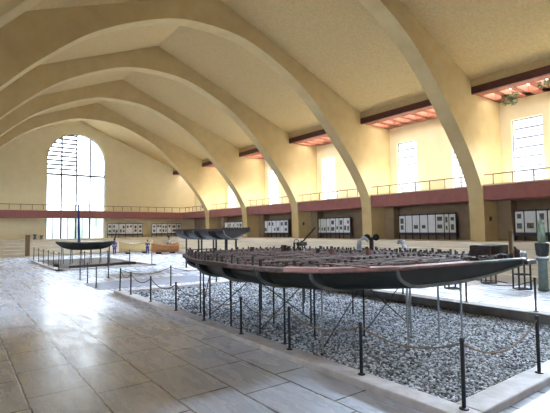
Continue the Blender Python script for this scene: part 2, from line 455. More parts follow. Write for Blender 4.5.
# pilasters behind the ribs under the balcony
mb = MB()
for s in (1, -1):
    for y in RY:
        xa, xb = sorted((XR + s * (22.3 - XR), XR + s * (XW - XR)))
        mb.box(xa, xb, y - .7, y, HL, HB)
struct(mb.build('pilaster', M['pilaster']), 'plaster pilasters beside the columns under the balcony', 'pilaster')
struct(MB().box(XW - .03, XW, BACK, YE - .02, HL, HB).build('wall_panel', M['lower_wall']), 'darker brown wall below the right balcony', 'wall')  # thin lining, browner and darker than the plaster above it
for x, y, z, lb in ((21.55, RY[1], 2.62, 'small dark box fixed to the nearest column'), (21.5, RY[3], 2.62, 'small dark box fixed to the third column, beside the lever')):
    bx = empty('switch_box', (x, y, z)); tag(bx, lb, 'box')
    MB().box(-.06, .06, -.06, 0, -.11, .11).build('casing', M['boardback'], bx); MB().box(-.045, .045, -.066, -.06, -.09, .09).build('cover', M['iron'], bx)
# small vents at the far right corner
mb = MB()
for i in range(3):
    for j in range(2): mb.box(XW - .012, XW, 44.9 - .75 * j, 45.15 - .75 * j, 4.75 + .55 * i, 5.05 + .55 * i)
struct(mb.build('vent_slots', M['boardback']), 'small dark vent slots in the far right wall', 'vent')

# ------------------------------------------------------------------ display boards
def board(loc, rz_, w, label, seed, n=7, h=1.14, cream=()):
    rnd = random.Random(seed)
    r = empty('display_board', loc, rz_); tag(r, label, 'display board', 'boards of photographs along the walls')
    mb = MB(); t = .03
    for z in (.28, 1.5): mb.box(-t, w + t, -.02, .02, z - t, z + t)
    mb.box(0, w, .0, .02, .3, 1.5)
    mb.build('frame', M['boardback'], r)
    ws = [rnd.uniform(.7, 1.4) for _ in range(n)]; k = w / sum(ws); x = 0
    for i, q in enumerate(ws):
        q *= k
        MB().box(x - .02, x + .02, -.03, .03, 0, 1.55).build('leg', M['iron'], r)
        sh = MB().box(x + .03, x + q - .03, -.035, -.022, .42, 1.46).build('sheet', M['paper2'] if i in cream else M['paper'], r)
        cols = 2 if q > .62 else 1
        for c in range(cols):
            for rr in range(2):
                if rnd.random() < .28: continue
                pw = (q - .1) / cols * rnd.uniform(.5, .72); ph = rnd.uniform(.2, .34)
                cx = x + .05 + (q - .1) * (c + .5) / cols; cz = .40 + 1.06 * (.72 - .42 * rr) + rnd.uniform(-.04, .06)
                MB().box(cx - pw / 2, cx + pw / 2, -.042, -.036, cz - ph / 2, cz + ph / 2).build('picture', M['photo'], sh)
        x += q
    MB().box(w - .02, w + .02, -.03, .03, 0, 1.55).build('leg', M['iron'], r)
RZ = -PI / 2      # facing -X, running towards the camera
board((22.5, 10.0, HL), RZ, 3.4, 'white photograph board in the nearest bay, at the right edge of the picture', 3, 7)
board((22.5, 17.0, HL), RZ, 3.85, 'white photograph board in the second bay, right of the column behind the twin discs', 5, 8, cream=(5, 6, 7))
board((22.5, 24.7, HL), RZ, 3.5, 'white photograph board in the third bay, behind the slanted lever', 8, 7, cream=(0, 1))
board((22.5, 31.8, HL), RZ, 3.5, 'white photograph board in the fourth bay, left of the lever', 11, 6)
board((22.5, 39.0, HL), RZ, 3.5, 'small far photograph board in the fifth bay, above the raised hull section', 12, 6, cream=(1, 3))
board((12.75, YE - .35, HL), 0, 3.75, 'white photograph board on the end wall, beside the tall window', 14, 6)
board((17.55, YE - .35, HL), 0, 3.5, 'white photograph board on the end wall, in the right corner', 17, 6)

# ------------------------------------------------------------------ gravel pits and kerbs
PX0, PX1, PY0, PY1 = 4.5, 10.9, 2.58, 15.6
def kerb(name, bx, m, label):
    o = MB().box(*bx).build(name, m, bevel=.02); return struct(o, label, 'kerb')
KW, KH = .34, .11
kerb('kerb', (PX0, PX0 + KW, PY0, PY1, 0, KH), M['kerb'], 'pale concrete kerb of the near gravel pit along the aisle')
kerb('kerb', (PX0 + KW, PX1, PY0, PY0 + KW, 0, KH), M['kerb'], 'pale concrete kerb at the camera end of the near gravel pit')
kerb('kerb', (PX1 - .42, PX1, PY0 + KW, PY1, 0, .26), M['kerb_shade'], 'kerb coloured dark for shade on the far long side of the near gravel pit')
kerb('kerb', (PX0 + KW, PX1 - .42, PY1 - KW, PY1, 0, KH), M['kerb'], 'pale kerb at the far end of the near gravel pit')
gx0, gx1, gy0, gy1 = PX0 + KW, PX1 - .42, PY0 + KW, PY1 - KW
struct(MB().box(gx0, gx1, gy0, gy1, 0, .02).build('gravel_bed', M['soil']), 'bed under the pebbles of the near pit', 'ground')
def pebbles(name, x0, x1, y0, y1, sp, size, m, label, seed, z=.02):
    rnd = random.Random(seed); verts, faces = [], []
    ico = bmesh.new(); bmesh.ops.create_icosphere(ico, subdivisions=1, radius=1)
    iv = [v.co.copy() for v in ico.verts]; fi = [[v.index for v in f.verts] for f in ico.faces]; ico.free()
    y = y0
    while y < y1:
        k = 1.0 if y < 7 else (1.2 if y < 10 else 1.45)
        x = x0
        while x < x1:
            px, py = x + rnd.uniform(-.4, .4) * sp * k, y + rnd.uniform(-.4, .4) * sp * k
            px = min(max(px, x0 + .02), x1 - .02); py = min(max(py, y0 + .02), y1 - .02)
            s = size * k * rnd.uniform(.6, 1.35)
            R = Matrix.Rotation(rnd.uniform(0, 6.28), 3, 'Z') @ Matrix.Rotation(rnd.uniform(-.5, .5), 3, 'X')
            S = Vector((s, s * rnd.uniform(.6, 1), s * rnd.uniform(.45, .8)))
            o = len(verts); zz = z + rnd.uniform(.2, .9) * S.z
            for v in iv:
                q = R @ Vector((v.x * S.x * rnd.uniform(.85, 1.1), v.y * S.y, v.z * S.z)); verts.append((q.x + px, q.y + py, q.z + zz))
            faces += [[o + i for i in f] for f in fi]
            x += sp * k
        y += sp * k
    me = bpy.data.meshes.new(name); me.from_pydata(verts, [], faces); me.materials.append(m)
    ob = bpy.data.objects.new(name, me); C.objects.link(ob)
    return tag(ob, label, 'gravel', kind='stuff')
pebbles('gravel', gx0, gx1, gy0, gy1, .041, .0235, M['pebble'], 'loose grey and white gravel under the big ship model', 4)

QX0, QX1, QY0, QY1 = 4.5, 10.2, 26.4, 36.4
mb = MB(); mb.box(QX0, QX0 + .3, QY0, QY1, 0, .1); mb.box(QX0, QX1, QY0, QY0 + .3, 0, .1); mb.box(QX1 - .3, QX1, QY0, QY1, 0, .1); mb.box(QX0, QX1, QY1 - .3, QY1, 0, .1)
struct(mb.build('kerb', M['kerb']), 'low kerb around the far gravel pit', 'kerb')
tag(MB().box(QX0 + .3, QX1 - .3, QY0 + .3, QY1 - .3, 0, .05).build('gravel', M['soil_brown']), 'brown gravel in the far pit under the small ship with a mast', 'gravel', kind='stuff')
tag(MB().box(4.35, 9.4, 16.9, 19.4, 0, .012).build('floor_surface', M['mat']), 'flat slate-blue patch on the floor between the two gravel pits', 'mat')  # thin slate-blue sheet making a darker band across the floor

# ------------------------------------------------------------------ barrier posts and chains
PH = .76
def post(x, y, z, label, lean=(0, 0), h=PH, r=.024):
    p = empty('barrier_post', (x, y, z)); tag(p, label, 'post', 'black barrier posts')
    MB().tube([(0, 0, 0), (lean[0], lean[1], h)], r, 10).build('shaft', M['iron'], p)
    MB().lathe([(.055, 0), (.055, .012), (.03, .02)], 0, 0, 12).build('base_plate', M['iron'], p)
    MB().lathe([(.03, h - .03), (.034, h - .015), (.02, h + .012)], lean[0], lean[1], 10).build('cap', M['iron'], p)
    return Vector((x + lean[0], y + lean[1], z + h - .05))
def chain(a, b, sag, label, m='chain', r=.011):
    pts = []
    for k in range(15):
        t = k / 14; p = a.lerp(b, t); pts.append((p.x, p.y, p.z - sag * 4 * t * (1 - t)))
    return tag(MB().tube(pts, r, 6).build('barrier_chain', M[m]), label, 'chain', 'sagging chains between the barrier posts')
L = [2.75, 4.28, 5.92, 7.40, 9.05, 10.63, 12.45, 14.25]
tops = []
for i, y in enumerate(L):
    tops.append(post((4.74, 4.71, 4.70, 4.64)[i] if i < 4 else 4.66, y, KH, 'black barrier post on the aisle kerb, %s from the near corner' % ORD[i] if i else 'black barrier post at the near corner of the gravel pit', h=.80 if i == 0 else .73))
tops.append(post(4.66, 15.42, KH, 'leaning black barrier post at the far aisle corner of the near pit', lean=(.06, .14)))
for i in range(len(tops) - 1):
    chain(tops[i], tops[i + 1], .2 if i > 0 else .16, 'sagging chain along the aisle kerb, %s span from the near corner' % ORD[i], 'chain' if i < 4 else 'chain_dark')
nr = [tops[0]]
nr.append(post(6.74, 2.75, KH, 'black barrier post on the near kerb, at the right edge of the picture', h=.8))
chain(nr[0], nr[1], .26, 'tan rope sagging along the near kerb from corner to right edge')
far = [tops[-1]]
for i, x in enumerate((6.55, 8.5, 10.6)):
    far.append(post(x, 15.42, KH, 'black barrier post on the far kerb of the near pit, %s from the aisle' % ORD[i]))
    chain(far[-2], far[-1], .2, 'dark chain along the far kerb of the near pit, %s span from the aisle' % ORD[i], 'chain_dark')
rt = []
for i, y in enumerate((4.37, 6.03, 8.0, 10.0, 12.2)):
    rt.append(post(10.68, y, .26, 'black barrier post on the shade-coloured kerb beyond the ship, %s from the camera end' % ORD[i]))
    if i: chain(rt[-2], rt[-1], .2, 'dark chain beyond the ship over the shade-coloured kerb, %s span' % ORD[i - 1], 'chain_dark')
for x, y, lb in ((4.56, 21.0, 'farthest of three aisle posts at the blue patch, free-standing black'), (4.55, 19.56, 'middle of three aisle posts at the blue patch, free-standing black'), (4.42, 17.63, 'nearest of three aisle posts at the blue patch, free-standing black'), (5.8, 20.97, 'free-standing black post just right of the three by the blue patch')):
    post(x, y, 0, lb, h=.84)
lt = []
for i, y in enumerate((26.55, 28.2, 30.0, 31.9, 33.9, 36.2)):
    lt.append(post(4.65, y, .1, 'black barrier post on the aisle side of the far pit, %s from its near corner' % ORD[i], h=.95))
    if i: chain(lt[-2], lt[-1], .1, 'dark chain on the aisle side of the far pit, %s span' % ORD[i - 1], 'chain_dark')
nq = [lt[0]]
for i, x in enumerate((6.0, 7.3, 8.6, 10.0)):
    nq.append(post(x, 26.55, .1, 'black barrier post on the near side of the far pit, %s from its aisle corner' % ORD[i + 1], h=.95))
    chain(nq[-2], nq[-1], .1, 'dark chain on the near side of the far pit, %s span' % ORD[i], 'chain_dark')

# ------------------------------------------------------------------ the big ship model
ship = empty('ship_model', (7.3, 8.0, .02))
tag(ship, 'big dark sectioned ship hull model on thin steel legs over the gravel pit', 'ship model')
SX, SY, SZ = 7.3, 8.0, .02
def S(mb, name, m, parent=None, **k):
    o = mb.build(name, m, parent or ship, **k)
    if parent is None or parent is ship: o.location = (-SX, -SY, -SZ)
    return o
ZB, ZD = 1.11, 1.48          # hull bottom, rim
ST = [(4.72, 6.12, 10.1), (5.32, 4.76, 10.3), (6.2, 4.31, 10.4), (7.35, 4.21, 10.4), (8.6, 4.31, 10.2), (10.65, 4.97, 9.7), (12.4, 5.9, 9.0)]   # y, left x, right x
def skew(o):
    for v in o.data.vertices: v.co.y -= .11 * (v.co.x - 6.12)
    return o
def section(x0, x1, zb, zt, steps=9, bl=.62, br=2.6, inset=0.0):
    x0 += inset; x1 -= inset * 2; zb += inset
    pts = [(x0, zt)]
    for k in range(steps + 1):          # bilge, quarter ellipse
        t = PI / 2 * k / steps
        pts.append((x0 + .04 + bl * (1 - math.cos(t)), zt - .06 - (zt - .06 - zb) * math.sin(t)))
    for k in range(1, steps + 1):       # long rise to the right tip
        t = k / steps
        pts.append((x1 - br + br * t, zb + (zt - .10 - zb) * t ** 1.7))
    pts.append((x1, zt))
    return pts
for i in range(len(ST) - 1):
    y, xl, xr_ = ST[i]; yn = ST[i + 1][0]
    xn = ST[i + 1][1] + .22 if i < 5 else 6.3
    xn = max(xn, xl + .05) if i > 2 else xn
    fr, bk = section(xl, xr_, ZB, ZD), section(xn, ST[i + 1][2], ZB, ZD)
    mb = MB(); A = [mb.bm.verts.new((a, y + .035, b)) for a, b in fr]; B = [mb.bm.verts.new((a, yn - .02, b)) for a, b in bk]
    mb._f(A[::-1]); mb._f(B)
    for q in range(len(A)): mb._f([A[q], A[(q + 1) % len(A)], B[(q + 1) % len(A)], B[q]])
    h = skew(S(mb, 'hull_section', M['hull']))
    # lead-grey rim round the open end of the section
    outer = section(xl, xr_, ZB, ZD); inner = section(xl, xr_, ZB, ZD, inset=.055)
    mb = MB(); k = len(outer)
    O1 = [mb.bm.verts.new((a, y, b)) for a, b in outer]; I1 = [mb.bm.verts.new((a, y, b)) for a, b in inner]
    O2 = [mb.bm.verts.new((a, y + .035, b)) for a, b in outer]; I2 = [mb.bm.verts.new((a, y + .035, b)) for a, b in inner]
    for q in range(k - 1):
        mb._f([O1[q], O1[q + 1], I1[q + 1], I1[q]]); mb._f([O1[q], O2[q], O2[q + 1], O1[q + 1]]); mb._f([I1[q], I1[q + 1], I2[q + 1], I2[q]])
    rm = skew(mb.build('rim', M['hullrim'], h))
# deck planking -------------------------------------------------------------
def outline(d=0):
    P = [(6.15, 4.66), (5.4, 4.95), (4.80, 5.26), (4.45, 5.75), (4.29, 6.3), (4.20, 7.2), (4.24, 8.3), (4.45, 9.5), (4.92, 10.8), (5.6, 11.9), (6.7, 12.5), (8.3, 12.5), (9.3, 11.8), (9.95, 10.4), (10.3, 8.5), (10.4, 6.6), (10.3, 5.2), (10.1, 4.25), (8.2, 4.44)]
    cx, cy = 7.3, 8.3
    return [(cx + (x - cx) * (1 - d), cy + (y - cy) * (1 - d)) for x, y in P]
mb = MB(); mb.prism(outline(.02), 'z', ZD - .03, ZD + .015)
S(mb, 'deck', M['timber'])
# pale pinkish cap strakes round the near edge, in lengths
P = outline(0); Pi = outline(.075)
for i in range(0, 11):
    a, b, c, d = P[i], P[i + 1], Pi[i + 1], Pi[i]
    S(MB().prism([a, b, c, d], 'z', ZD + .0, ZD + .055 + .008 * (i % 3)), 'cap_strake', M['timber_pink'] if i < 3 else (M['timber'] if i < 5 else M['stub']))
for i in (17, 18):
    a, b, c, d = P[i], P[(i + 1) % 19], Pi[(i + 1) % 19], Pi[i]
    S(MB().prism([a, b, c, d], 'z', ZD, ZD + .04), 'cap_strake', M['hullrim'] if i == 17 else M['timber_pink'])
# longitudinal stringers
for i, x in enumerate((5.6, 6.5, 7.35, 8.2, 9.1)):
    S(MB().box(x - .06, x + .06, 4.9 + .15 * (i % 2), 12.2 - .25 * abs(i - 2), ZD + .01, ZD + .075), 'stringer', M['redstub'] if i in (0, 2) else M['timber'])
# transverse floor timbers (their number makes them stuff beyond the nearest)
def inside(x, y, P):
    c = False; n = len(P); j = n - 1
    for i in range(n):
        if (P[i][1] > y) != (P[j][1] > y) and x < (P[j][0] - P[i][0]) * (y - P[i][1]) / (P[j][1] - P[i][1]) + P[i][0]: c = not c
        j = i
    return c
PO = outline(.09)
mb = MB()
y = 4.75
while y < 12.5:
    xs_ = [x * .05 for x in range(80, 212) if inside(x * .05, y, PO)]
    if len(xs_) > 4:
        a, b = xs_[0], xs_[-1]; x = a
        while x < b - .2:
            ln = random.uniform(.5, 1.4); e = min(b, x + ln)
            mb.box(x, e, y - .035, y + .035, ZD + .01, ZD + random.uniform(.05, .10)); x = e + random.uniform(.03, .2)
    y += .155
o = S(mb, 'floor_timber', M['timber']); o['kind'] = 'stuff'
# frame stubs round the rim and in rows across the deck
def stub_mesh(w, h):
    mb = MB(); mb.prism([(-w, 0), (w, 0), (w * .85, h), (-w * .7, h * .93)], 'y', -w * .8, w * .8)
    return mb
proto = [S(stub_mesh(.024, h), 'rib_stub', m) for h, m in ((.10, M['stub']), (.13, M['stub']), (.07, M['redstub']))]
spots = []
PS = outline(.045); n = len(PS)
for i in range(n):
    a, b = Vector(PS[i]), Vector(PS[(i + 1) % n]); ln = (b - a).length; k = max(1, int(ln / .2))
    far_side = (a.x > 9 or a.y > 11.5)
    if not (3 < i < 18): continue
    for q in range(k): spots.append(tuple(a.lerp(b, q / k)) + (1 if far_side else 0,))
spots = spots[:90]
for i, (x, y, f) in enumerate(spots):
    src = proto[i % 3] if not f else proto[i % 2]
    c = src if i in (0, 1, 2) else src.copy()
    if c is not src: C.objects.link(c); c.parent = ship
    c.location = (x - SX, y - SY, ZD + .02 - SZ); c.rotation_euler = (random.uniform(-.08, .08), random.uniform(-.08, .08), random.uniform(0, 3)); c.scale = (1, 1, 1.7 if x < 5.3 else 1)
mb = MB()
for row, (x, h) in enumerate(((4.9, .04), (5.3, .035), (6.2, .03), (8.7, .05), (9.6, .09), (9.95, .11))):
    y = 4.8
    while y < 12.4:
        if inside(x, y, PO):
            hh = h * random.uniform(.6, 1.25); w = .022
            mb.box(x - w, x + w, y - w, y + w, ZD + .02, ZD + .06 + hh)
        y += .17
for row, y in enumerate((6.1, 10.9, 11.8)):
    x = 4.6
    while x < 10:
        if inside(x, y, PO): mb.box(x - .022, x + .022, y - .022, y + .022, ZD + .02, ZD + .06 + random.uniform(.01, .08))
        x += .19
o = S(mb, 'rib_stub_row', M['stub']); o['kind'] = 'stuff'
# taller uprights standing on the hull: (x, y, height, half-width)
for x, y, h, w, m in ((6.9, 10.4, .22, .04, 'stub'), (7.85, 10.1, .25, .06, 'stub'), (8.0, 10.05, .22, .04, 'stub'), (8.05, 9.85, .33, .022, 'stub'), (7.85, 8.6, .2, .035, 'stub'), (7.5, 7.7, .22, .035, 'redstub'), (8.1, 7.05, .22, .045, 'redstub'), (8.3, 9.9, .18, .03, 'stub')):
    S(MB().box(x - w, x + w, y - w, y + w, ZD + .01, ZD + h), 'upright', M[m])
# timbers massed at the right hand end
mb = MB()
for k in range(19):
    x = 9.43 + .044 * k; mb.box(x - .014, x + .014, 4.72, 5.2, ZD + .02, ZD + .30 + .012 * (k % 2))
mb.box(9.42, 10.25, 4.74, 5.16, ZD + .02, ZD + .28)
S(mb, 'upright_timber_block', M['stub'])
S(MB().box(10.13, 10.21, 4.58, 4.66, ZD, ZD + .62), 'sternpost', M['brown'])
mb = MB()
for k in range(9):
    mb.box(8.3 + .17 * k, 8.46 + .17 * k, 4.5, 4.68 + .04 * (k % 3), ZD + .01, ZD + random.uniform(.05, .13))
S(mb, 'end_timbers', M['stub'])
mb = MB(); bmesh.ops.create_icosphere(mb.bm, subdivisions=2, radius=.12, matrix=Matrix.Translation((10.32, 4.62, ZD + .10)) @ Matrix.Diagonal((.9, 1, 1.4, 1)))
for v in mb.bm.verts: v.co += Vector((random.uniform(-.02, .02), random.uniform(-.02, .02), random.uniform(-.02, .02)))
S(mb, 'rudder_block', M['stub'])
S(MB().box(10.0, 10.45, 4.22, 4.42, ZD - .11, ZD - .02), 'end_beam', M['stub'])
# legs and cross braces
legs = [(6.5, 4.78, 's'), (7.36, 4.72, 's'), (8.05, 4.66, 's'), (7.3, 5.3, 's'), (5.15, 5.56, 's'), (6.6, 5.9, 'i'), (8.0, 5.9, 'i'),
        (5.1, 7.4, 'i'), (6.6, 7.5, 'i'), (8.1, 7.6, 'i'), (5.04, 9.47, 'i'), (6.6, 9.5, 'i'), (5.6, 10.9, 'i'), (6.7, 11.3, 'i'), (8.2, 9.6, 'i'), (5.2, 10.3, 'i'), (5.0, 8.4, 'i'), (5.05, 6.5, 'i'), (5.9, 8.0, 'i'), (5.9, 6.6, 'i'), (7.3, 8.6, 'i')]
for x, y, m in legs:
    top = ZB + .02 if x < 8.3 else ZB + .05
    o = S(MB().tube([(x, y, .02), (x, y, top)], .02, 8), 'leg', M['steel'] if m == 's' else M['iron'])
    MB().lathe([(.06, .02), (.06, .035), (.025, .05)], x, y, 10).build('foot_plate', M['iron'], o)
    if m == 's': o['label'] = 'light grey steel leg'
for (a, b) in (((5.1, 7.4), (6.6, 7.5)), ((6.6, 5.9), (8.0, 5.9)), ((5.04, 9.47), (6.6, 9.5)), ((5.15, 5.56), (6.6, 5.9)), ((5.6, 10.9), (5.04, 9.47))):
    S(MB().tube([(*a, .12), (*b, ZB)], .012, 6), 'brace', M['iron'])
    if a[1] in (7.4, 5.9): S(MB().tube([(*b, .12), (*a, ZB)], .012, 6), 'brace', M['iron'])

# things standing on the ship model
def pump(loc):
    r = empty('hand_winch', loc); tag(r, 'dark winch with a long slanted lever standing on the big ship model', 'winch')
    mb = MB()
    for a in (0, 2.1, 4.2): mb.tube([(.17 * math.cos(a), .17 * math.sin(a), 0), (0, 0, .26)], .02, 6)
    mb.build('tripod', M['iron'], r)
    mb = MB(); mb.tube([(-.16, 0, .17), (.16, 0, .17)], .06, 12); mb.build('drum', M['bronze'], r)
    mb = MB(); mb.tube([(-.13, .06, .06), (.36, -.22, .66)], [.024, .018], 8); mb.build('lever', M['stub'], r)
    mb = MB(); mb.tube([(-.2 + .09 * math.cos(t), 0, .25 + .06 * math.sin(t)) for t in [2 * PI * k / 12 for k in range(13)]], .013, 6); mb.build('hand_wheel', M['bronze'], r)
pump((8.25, 9.75, ZD + .11))
def discs(loc):
    r = empty('disc_stand', loc); tag(r, 'pair of round black discs on a short post behind the red deck timbers', 'stand')
    MB().box(-.045, .045, -.045, .045, 0, .34).build('post', M['stub'], r)
    MB().tube([(-.13, .1, .33), (.13, -.1, .33)], .018, 6).build('crossbar', M['iron'], r)
    for s in (-1, 1):
        mb = MB()
        cx, cy = -.105 * s, .08 * s
        d = Vector((-.6, -.8, 0)); c = Vector((cx, cy, .345))
        mb.tube([c - d * .03, c - d * .02, c + d * .02, c + d * .035], [.06, .095, .10, .05], 18); mb.build('disc', M['bronze'], r)
discs((9.85, 8.45, ZD + .11))
def hook(loc, rz_, label, k=1.0):
    r = empty('curved_bracket', loc, rz_); tag(r, label, 'bracket', 'grey-blue curved brackets on the ship model')
    pts = [(0, 0, 0), (0, 0, .14 * k), (.02, 0, .24 * k), (.08, 0, .31 * k), (.16 * k, 0, .32 * k), (.22 * k, 0, .27 * k), (.24 * k, 0, .21 * k)]
    MB().tube(pts, [.075, .07, .07, .065, .055, .045, .03], 10).build('arm', M['bluegrey'], r, smooth=True)
    MB().box(-.09, .09, -.07, .07, 0, .03).build('foot', M['bluegrey'], r)
hook((9.2, 8.35, ZD + .11), -.75, 'taller grey-blue curved bracket left of the twin black discs', 1.05)
hook((10.05, 7.45, ZD + .125), 2.4, 'smaller grey-blue curved bracket right of the twin black discs', .72)

# ------------------------------------------------------------------ right side stands, plant
def stand(loc, w, d, h, label, shelf=False, t=.022):
    r = empty('metal_stand', loc, -.6); tag(r, label, 'stand', 'black metal frame stands')
    for sx in (0, 1):
        for sy in (0, 1):
            MB().box(sx * w - t, sx * w + t, sy * d - t, sy * d + t, 0, h).build('leg', M['iron'], r)
    for z in ([t, h * .5, h] if shelf else [t, h]):
        mb = MB()
        mb.box(0, w, -t, t, z - t, z + t); mb.box(0, w, d - t, d + t, z - t, z + t); mb.box(-t, t, 0, d, z - t, z + t); mb.box(w - t, w + t, 0, d, z - t, z + t)
        mb.build('crossbar', M['iron'], r)
    return r
stand((15.75, 6.95, 0), .42, .34, 1.05, 'tall black open cage stand beside the potted plant', True)
stand((14.1, 8.6, 0), .4, .35, .55, 'low black frame stand seen under the hull, left one')
stand((16.5, 8.5, 0), .4, .35, .55, 'low black frame stand seen under the hull, right one')
tag(MB().tube([(14.25, 8.6, .5), (14.9, 8.1, .34), (15.5, 7.5, .27), (15.0, 7.0, .3)], .018, 6).build('cable', M['iron']), 'dark cable drooping between the black stands', 'cable')
tag(MB().box(15.72, 16.08, 6.78, 7.1, 1.075, 1.33).build('stone_block', M['stone'], bevel=.05), 'rough grey block on top of the black cage stand', 'block')
MBp = MB().lathe([(.17, 0), (.19, .06), (.15, .12), (.14, 1.0), (.19, 1.06), (.20, 1.12)], 0, 0, 20)
pd = empty('pedestal', (16.2, 6.35, 0)); tag(pd, 'slender grey-green pedestal under the potted plant at the right edge', 'pedestal')
MBp.build('column', M['pedestal'], pd, smooth=False)
MB().lathe([(.23, 1.12), (.24, 1.15), (.23, 1.17)], 0, 0, 20).build('top_ring', M['paper'], pd)
pp = empty('potted_plant', (16.2, 6.35, 1.17)); tag(pp, 'upright pale green plant in a black pot on the pedestal', 'plant')
MB().lathe([(.14, 0), (.19, .06), (.21, .3), (.22, .46), (.19, .47)], 0, 0, 20).build('pot', M['pot'], pp, smooth=False)
for k in range(7):
    a = k * .9; rad = .07 if k else 0; h = (.92, .76, .8, .64, .78, .6, .7)[k]
    mb = MB(); A, B, Cc = [], [], []
    for q in range(9):
        t = q / 8; w = .10 * (1 - t ** 2.2) * (.7 + .6 * t) + .002; z = .44 + h * t
        cx, cy = rad * math.cos(a) * (1 + .25 * t), rad * math.sin(a) * (1 + .25 * t)
        tx, ty = -math.sin(a), math.cos(a)
        A.append((cx + tx * w, cy + ty * w, z)); B.append((cx - math.cos(a) * .012, cy - math.sin(a) * .012, z)); Cc.append((cx - tx * w, cy - ty * w, z))
    mb.quadstrip(A, B); mb.quadstrip(B, Cc)
    o = mb.build('leaf', M['succ'], pp); sm = o.modifiers.new('s', 'SOLIDIFY'); sm.thickness = .014

# trailing plants at the nearest skylight
def trailing(loc, n, spread, label, seed, drop=.35):
    rnd = random.Random(seed); r = empty('trailing_plant', loc); tag(r, label, 'plant', 'green plants trailing from the skylight')
    mb = MB(); st_ = MB()
    for k in range(n):
        a = rnd.uniform(0, 6.28); d = spread * math.sqrt(rnd.random())
        c = Vector((d * math.cos(a) * .6, d * math.sin(a) * 1.5, -rnd.random() ** 1.6 * drop)); s = rnd.uniform(.05, .10)
        u = Vector((rnd.uniform(-1, 1), rnd.uniform(-1, 1), rnd.uniform(-.6, .6))).normalized(); w = u.cross(Vector((rnd.uniform(-1, 1), rnd.uniform(-1, 1), 1))).normalized()
        v = [mb.bm.verts.new(c + q) for q in (-u * s, w * s * .5, u * s, -w * s * .5)]; mb._f(v)
        if k % 12 == 0: st_.tube([(0, c.y * .7, .0), tuple(c * .6), tuple(c)], .008, 4)
    mb.build('foliage', M['leaf'], r); st_.build('stem', M['leaf'], r)
trailing((21.9, 9.75, 8.80), 150, .28, 'small green plant trailing from the skylight beside the near column', 3, .55)
trailing((21.3, 7.55, 8.80), 220, .45, 'larger green plant trailing from the skylight at the right edge', 5, .3)

# ------------------------------------------------------------------ raised hull section beyond the big ship
hs = empty('hull_section_model', (10.0, 21.0, 0)); tag(hs, 'second dark hull section raised on posts beyond the big ship', 'ship model')
def H(mb, name, m, **k):
    o = mb.build(name, m, hs, **k); o.location = (-10.0, -21.0, 0); return o
HS = [(19.8, 11.3, 13.05), (20.8, 10.85, 13.4), (21.8, 10.5, 13.7), (22.8, 10.3, 13.9)]
for i, (y, xl, xr_) in enumerate(HS):
    yn = HS[i + 1][0] if i < 3 else 23.8
    pts = section(xl, xr_, 1.66, 2.2, bl=.9, br=1.5)
    o = H(MB().prism(pts, 'y', y + .03, yn - .05), 'hull_piece', M['hull2'])
    outer = pts; inner = section(xl, xr_, 1.66, 2.2, bl=.9, br=1.5, inset=.05)
    mb = MB(); mb2 = [(a, y, b) for a, b in outer], [(a, y, b) for a, b in inner]
    mb.quadstrip(*mb2); o2 = mb.build('rim', M['hullrim'], o); sd = o2.modifiers.new('s', 'SOLIDIFY'); sd.thickness = .03; sd.offset = -1
mb = MB(); mb.prism([(11.25, 19.8), (13.05, 19.8), (13.9, 22.8), (13.9, 23.8), (10.2, 23.8), (10.3, 22.8), (10.85, 20.8)], 'z', 2.14, 2.27)
H(mb, 'deck', M['stub'])
mb = MB()
for k in range(30):
    t = k / 29; x = 11.3 + 1.7 * t; mb.box(x - .025, x + .025, 19.85, 19.92, 2.26, 2.29 + .025 * (k % 3))
H(mb, 'rib_stub_row', M['stub'])
for x, y in ((10.9, 23.4), (11.9, 23.4), (12.7, 23.4), (11.0, 22.0), (11.9, 21.6), (12.6, 21.6), (11.7, 20.2), (12.3, 20.1)):
    H(MB().box(x - .035, x + .035, y - .035, y + .035, 0, 1.70), 'post', M['iron'])
for y, a, b in ((23.4, 10.9, 12.7),):
    H(MB().box(a, b, y - .03, y + .03, 1.02, 1.08), 'cross_rail', M['iron'])

# ------------------------------------------------------------------ small ship with a mast in the far pit
ss = empty('small_ship_model', (7.0, 30.6, 0)); tag(ss, 'small dark ship model with a mast on thin stilts before the tall window', 'ship model')
n_ = 15; mb = MB(); rings = []
for i in range(n_):
    t = i / (n_ - 1) * 2 - 1; w = .5 * (1 - abs(t) ** 2.4) + .05; x = 1.85 * t
    zt = 1.44 + .10 * t * t; zb = 1.44 - .46 * (1 - .55 * t ** 4) + .24 * t ** 4
    rings.append([mb.bm.verts.new((x, -w, zt)), mb.bm.verts.new((x, -w * .8, (zt + zb) / 2 - .05)), mb.bm.verts.new((x, -w * .3, zb)), mb.bm.verts.new((x, w * .3, zb)), mb.bm.verts.new((x, w * .8, (zt + zb) / 2 - .05)), mb.bm.verts.new((x, w, zt))])
for a, b in zip(rings, rings[1:]):
    for k in range(6): mb._f([a[k], a[(k + 1) % 6], b[(k + 1) % 6], b[k]])
mb._f(rings[0]); mb._f(rings[-1][::-1])
mb.build('hull', M['hull'], ss, smooth=False)
MB().tube([(-.42, 0, 1.2), (-.47, 0, 2.4), (-.50, 0, 4.0)], [.09, .085, .05], 8).build('mast', M['cloth_blue'], ss)
MB().tube([(1.75, 0, 1.5), (1.86, 0, 1.9), (1.88, 0, 2.3)], [.05, .04, .025], 6).build('stem_post', M['stub'], ss)
for s in (-1, 1): MB().tube([(-1.85, s * .06, 1.54), (-.95, s * .44, 1.47), (0, s * .55, 1.45), (.95, s * .44, 1.47), (1.85, s * .06, 1.54)], .035, 6).build('gunwale', M['hullrim'], ss)
for x in (-1.45, -.9, -.3, .3, .9, 1.45):
    for s in (-1, 1): MB().tube([(x, s * .45, .05), (x, s * .2, 1.04 if abs(x) < 1.2 else 1.2)], .025, 6).build('stilt', M['iron'], ss)
ss.rotation_euler = (0, 0, -.35)
